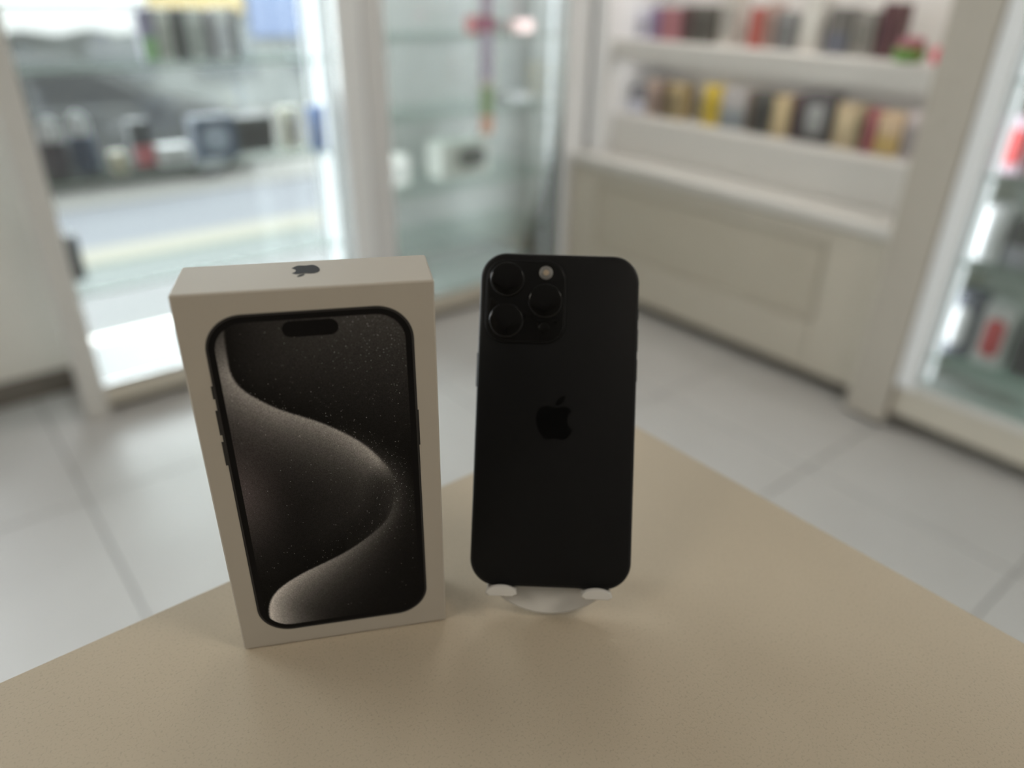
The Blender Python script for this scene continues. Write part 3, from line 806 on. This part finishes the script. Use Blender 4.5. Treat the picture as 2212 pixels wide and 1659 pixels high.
    grain.inputs['To Min'].default_value = .70; grain.inputs['To Max'].default_value = 1.3
    nt.links.new(wn.outputs['Fac'], grain.inputs['Value'])
    mu = nt.nodes.new('ShaderNodeMixRGB'); mu.blend_type = 'MULTIPLY'; mu.inputs[0].default_value = 1
    nt.links.new(at.outputs['Color'], mu.inputs[1]); nt.links.new(grain.outputs[0], mu.inputs[2])
    sc = nt.nodes.new('ShaderNodeMixRGB'); sc.blend_type = 'ADD'; sc.inputs[0].default_value = 1
    nt.links.new(mu.outputs[0], sc.inputs[1]); nt.links.new(sv.outputs[0], sc.inputs[2])
    nt.links.new(sc.outputs[0], p.inputs['Base Color'])
    return link('printed_screen', me, m, pp)
WAVE_GAIN = 8.5
wave_screen()
rr_plate('printed_island', .04660, .15835, .0203, .0064, .0032, -.00036, -.00028, M_PBEZEL, pp, n=10)
# emblem on the narrow top face, turned to face the far side
M_EMB = mat('dark_emblem_print', (.030, .030, .033, 1), .6, spec=.1)
eb = empty('emblem', label='dark apple emblem on the top edge of the box'); eb.parent = pb
def top_piece(name, pts, sc, cx, cy):
    # rotate 180 degrees: fruit x -> -x, fruit up -> towards the viewer (-y)
    P = [(cx - px * sc * MM, cy - pz * sc * MM) for (px, pz) in pts]
    n = len(P)
    v = [(a, b, BH + .00002) for (a, b) in P] + [(a, b, BH + .00010) for (a, b) in P]
    f = [list(range(n))[::-1], [n + i for i in range(n)]] + [(i, (i + 1) % n, n + (i + 1) % n, n + i) for i in range(n)]
    return link(name, mesh(name, v, f), M_EMB, eb)
top_piece('fruit', E_BODY, .60, .0462, .0195)
top_piece('leaf', E_LEAF, .60, .0462, .0195)

# ------------------------------------------------------------------ phone on its stand (right)
PR_, PU_, PN_ = (.75386, -.657012, -.005519), (.339041, .381795, .859816), (-.562803, -.650052, .510574)
phm = basis((.183837, .189724, TOP + .01924), PR_, tuple(-c for c in PN_), PU_)
ph = empty('phone', label='black phone leaning on a white stand, camera side to viewer', cat='phone', matrix=phm)
PW, PHT, PT, PRD = .0767, .1599, .00825, .0128
M_TI = mat('black_titanium_band', (.012, .012, .013, 1), .35, .4, spec=.4, noise=.03)
M_BACK = mat('matte_black_back', (.0062, .0062, .0065, 1), .5, spec=.15, noise=.03)
M_CAMP = mat('glossy_black_glass', (.0035, .0033, .0033, 1), .08, spec=.2, noise=0)
M_RING = mat('lens_ring_metal', (.030, .030, .031, 1), .25, .8, noise=0)
M_LENS = mat('lens_glass', (.0025, .0022, .0020, 1), .06, spec=.2, noise=0)
M_LOGO = mat('glossy_black_emblem', (.0010, .0010, .0010, 1), .30, spec=.12, noise=0)
M_FLASH = mat('flash_diffuser', (.16, .155, .15, 1), .35, noise=.1, nscale=800)
M_FLASHC = mat('flash_centre', (.36, .28, .20, 1), .4, noise=.1, nscale=900)
def rr(inset): return rrect(0, PHT / 2, PW - 2 * inset, PHT - 2 * inset, PRD - inset, 14)
v, f = loft([(rr(.0013), .00012), (rr(.0006), .00020), (rr(.0002), .00065), (rr(0), .0014), (rr(0), PT - .0014), (rr(.0002), PT - .00065), (rr(.0006), PT - .0002), (rr(.0013), PT - .00005)])
link('metal_band', mesh('metal_band', v, f, 50), M_TI, ph)
rr_plate('back_glass', 0, PHT / 2, PW - .0026, PHT - .0026, PRD - .0013, 0, .00011, M_BACK, ph, .00008, 14)
rr_plate('front_glass', 0, PHT / 2, PW - .0026, PHT - .0026, PRD - .0013, PT - .00004, PT + .0001, M_CAMP, ph, 0, 14)
bumpo = rr_plate('camera_bump', -.0161, .1363, .0388, .0402, .0098, -.0013, -.00002, M_BACK, ph, .0009, 12)
rr_plate('camera_glass', -.0161, .1363, .0366, .0380, .0088, -.00155, -.00131, M_CAMP, bumpo, .0002, 12)
for (lx, lz) in ((-.02528, .14655), (-.02520, .12680), (-.00680, .13668)):
    rg = lathe('lens_ring', [(.0070, -.0016), (.0082, -.0016), (.0082, -.0029), (.0079, -.0032), (.0070, -.0032)][::-1], M_RING, ph, 48, 'y', (lx, 0, lz))
    lathe('lens_glass', [(.0001, -.00335), (.0074, -.00335), (.00775, -.0032)], M_LENS, rg, 48, 'y', (lx, 0, lz))
    lathe('lens_core', [(.0001, -.00342), (.0034, -.00342), (.0037, -.00336)], M_CAMP, rg, 32, 'y', (lx, 0, lz))
fl = lathe('flash', [(.0001, -.00185), (.0029, -.00185), (.0033, -.00156)], M_FLASH, ph, 32, 'y', (-.00684, 0, .15036))
lathe('flash_centre', [(.0001, -.00198), (.0011, -.00198), (.0014, -.00186)], M_FLASHC, fl, 24, 'y', (-.00684, 0, .15036))
lathe('depth_sensor', [(.0001, -.00164), (.0026, -.00164), (.0028, -.00156)], M_LENS, ph, 28, 'y', (-.00690, 0, .12350))
lathe('microphone_hole', [(.0001, -.0016), (.0005, -.0016), (.0005, -.00156)], M_LOGO, ph, 12, 'y', (-.00140, 0, .12640))
for (nm, pts) in (('emblem_fruit', E_BODY), ('emblem_leaf', E_LEAF)):
    plate(nm, [(px * MM - .00045, .0784 + pz * MM) for (px, pz) in pts], -.00006, -.00001, M_LOGO, ph)
# side keys: power on the left seen from behind, volume and action on the right
def key(x0, x1, z0, z1):
    v, f = box_geo(x0, x1, .0026, .0056, z0, z1, .0003)
    link('side_button', mesh('side_button', v, f), M_TI, ph)
key(-.0389, -.0383, .0945, .1112)
key(.0383, .0388, .1140, .1250); key(.0383, .0388, .0995, .1105); key(.0383, .0388, .1295, .1350)

# white stand
st = empty('phone_stand', label='white plastic stand with two hooks holding the black phone', cat='stand', matrix=phm)
M_ST = mat('white_plastic', (.62, .60, .57, 1), .35, spec=.45, noise=.01)
def arc_outline(halfw, zb, R, ztop, r2):
    pts = []
    a_max = math.asin(min(.999, halfw / R))
    for i in range(25):
        a = -a_max + 2 * a_max * i / 24
        pts.append((R * math.sin(a), zb + R - R * math.cos(a)))
    for i in range(7):
        a = math.radians(90 * i / 6); pts.append((halfw - r2 + r2 * math.cos(a), ztop - r2 + r2 * math.sin(a)))
    for i in range(7):
        a = math.radians(90 + 90 * i / 6); pts.append((-halfw + r2 + r2 * math.cos(a), ztop - r2 + r2 * math.sin(a)))
    return pts
o0 = arc_outline(.0300, -.01455, .041, .085, .012)
def shrink(p, s, cz=.03): return [(x * s, cz + (z - cz) * s) for (x, z) in p]
v, f = loft([(shrink(o0, .985), PT + .0004), (o0, PT + .0011), (o0, PT + .0030), (shrink(o0, .985), PT + .0036)])
link('back_plate', mesh('back_plate', v, f, 35), M_ST, st)
for cx in (-.0229, .0220):
    hw = .0074
    dome = [(cx - hw * .8, -.0038), (cx + hw * .8, -.0038)] + [(cx + hw * math.sin(math.radians(a)), -.0030 + .0042 * max(0, math.cos(math.radians(a))) ** .8) for a in range(88, -89, -11)]
    cz = -.002
    small = [(cx + (x - cx) * .90, cz + (z - cz) * .80) for (x, z) in dome]
    v, f = loft([(small, -.0042), (dome, -.0034), (dome, -.0013), (small, -.0008)])
    hk = link('hook', mesh('hook', v, f, 40), M_ST, st)
    box('hook_arm', cx - hw * .96, cx + hw * .96, -.0016, PT + .0006, -.0034, -.0005, M_ST, hk, .0006)
# rear prop leg down to the counter
L0, L1 = Vector((0, PT + .0036, .056)), Vector((0, .046, .0051))
dirv = (L1 - L0).normalized(); nrm = Vector((0, -dirv.z, dirv.y)) * .0016
v = []
for P0 in (L0, L1):
    for sx in (-.016, .016):
        for sn in (-1, 1):
            v.append(tuple(P0 + Vector((sx, 0, 0)) + nrm * sn))
f = [(0, 1, 3, 2), (4, 6, 7, 5), (0, 4, 5, 1), (2, 3, 7, 6), (0, 2, 6, 4), (1, 5, 7, 3)]
link('prop_leg', mesh('prop_leg', v, f), M_ST, st)
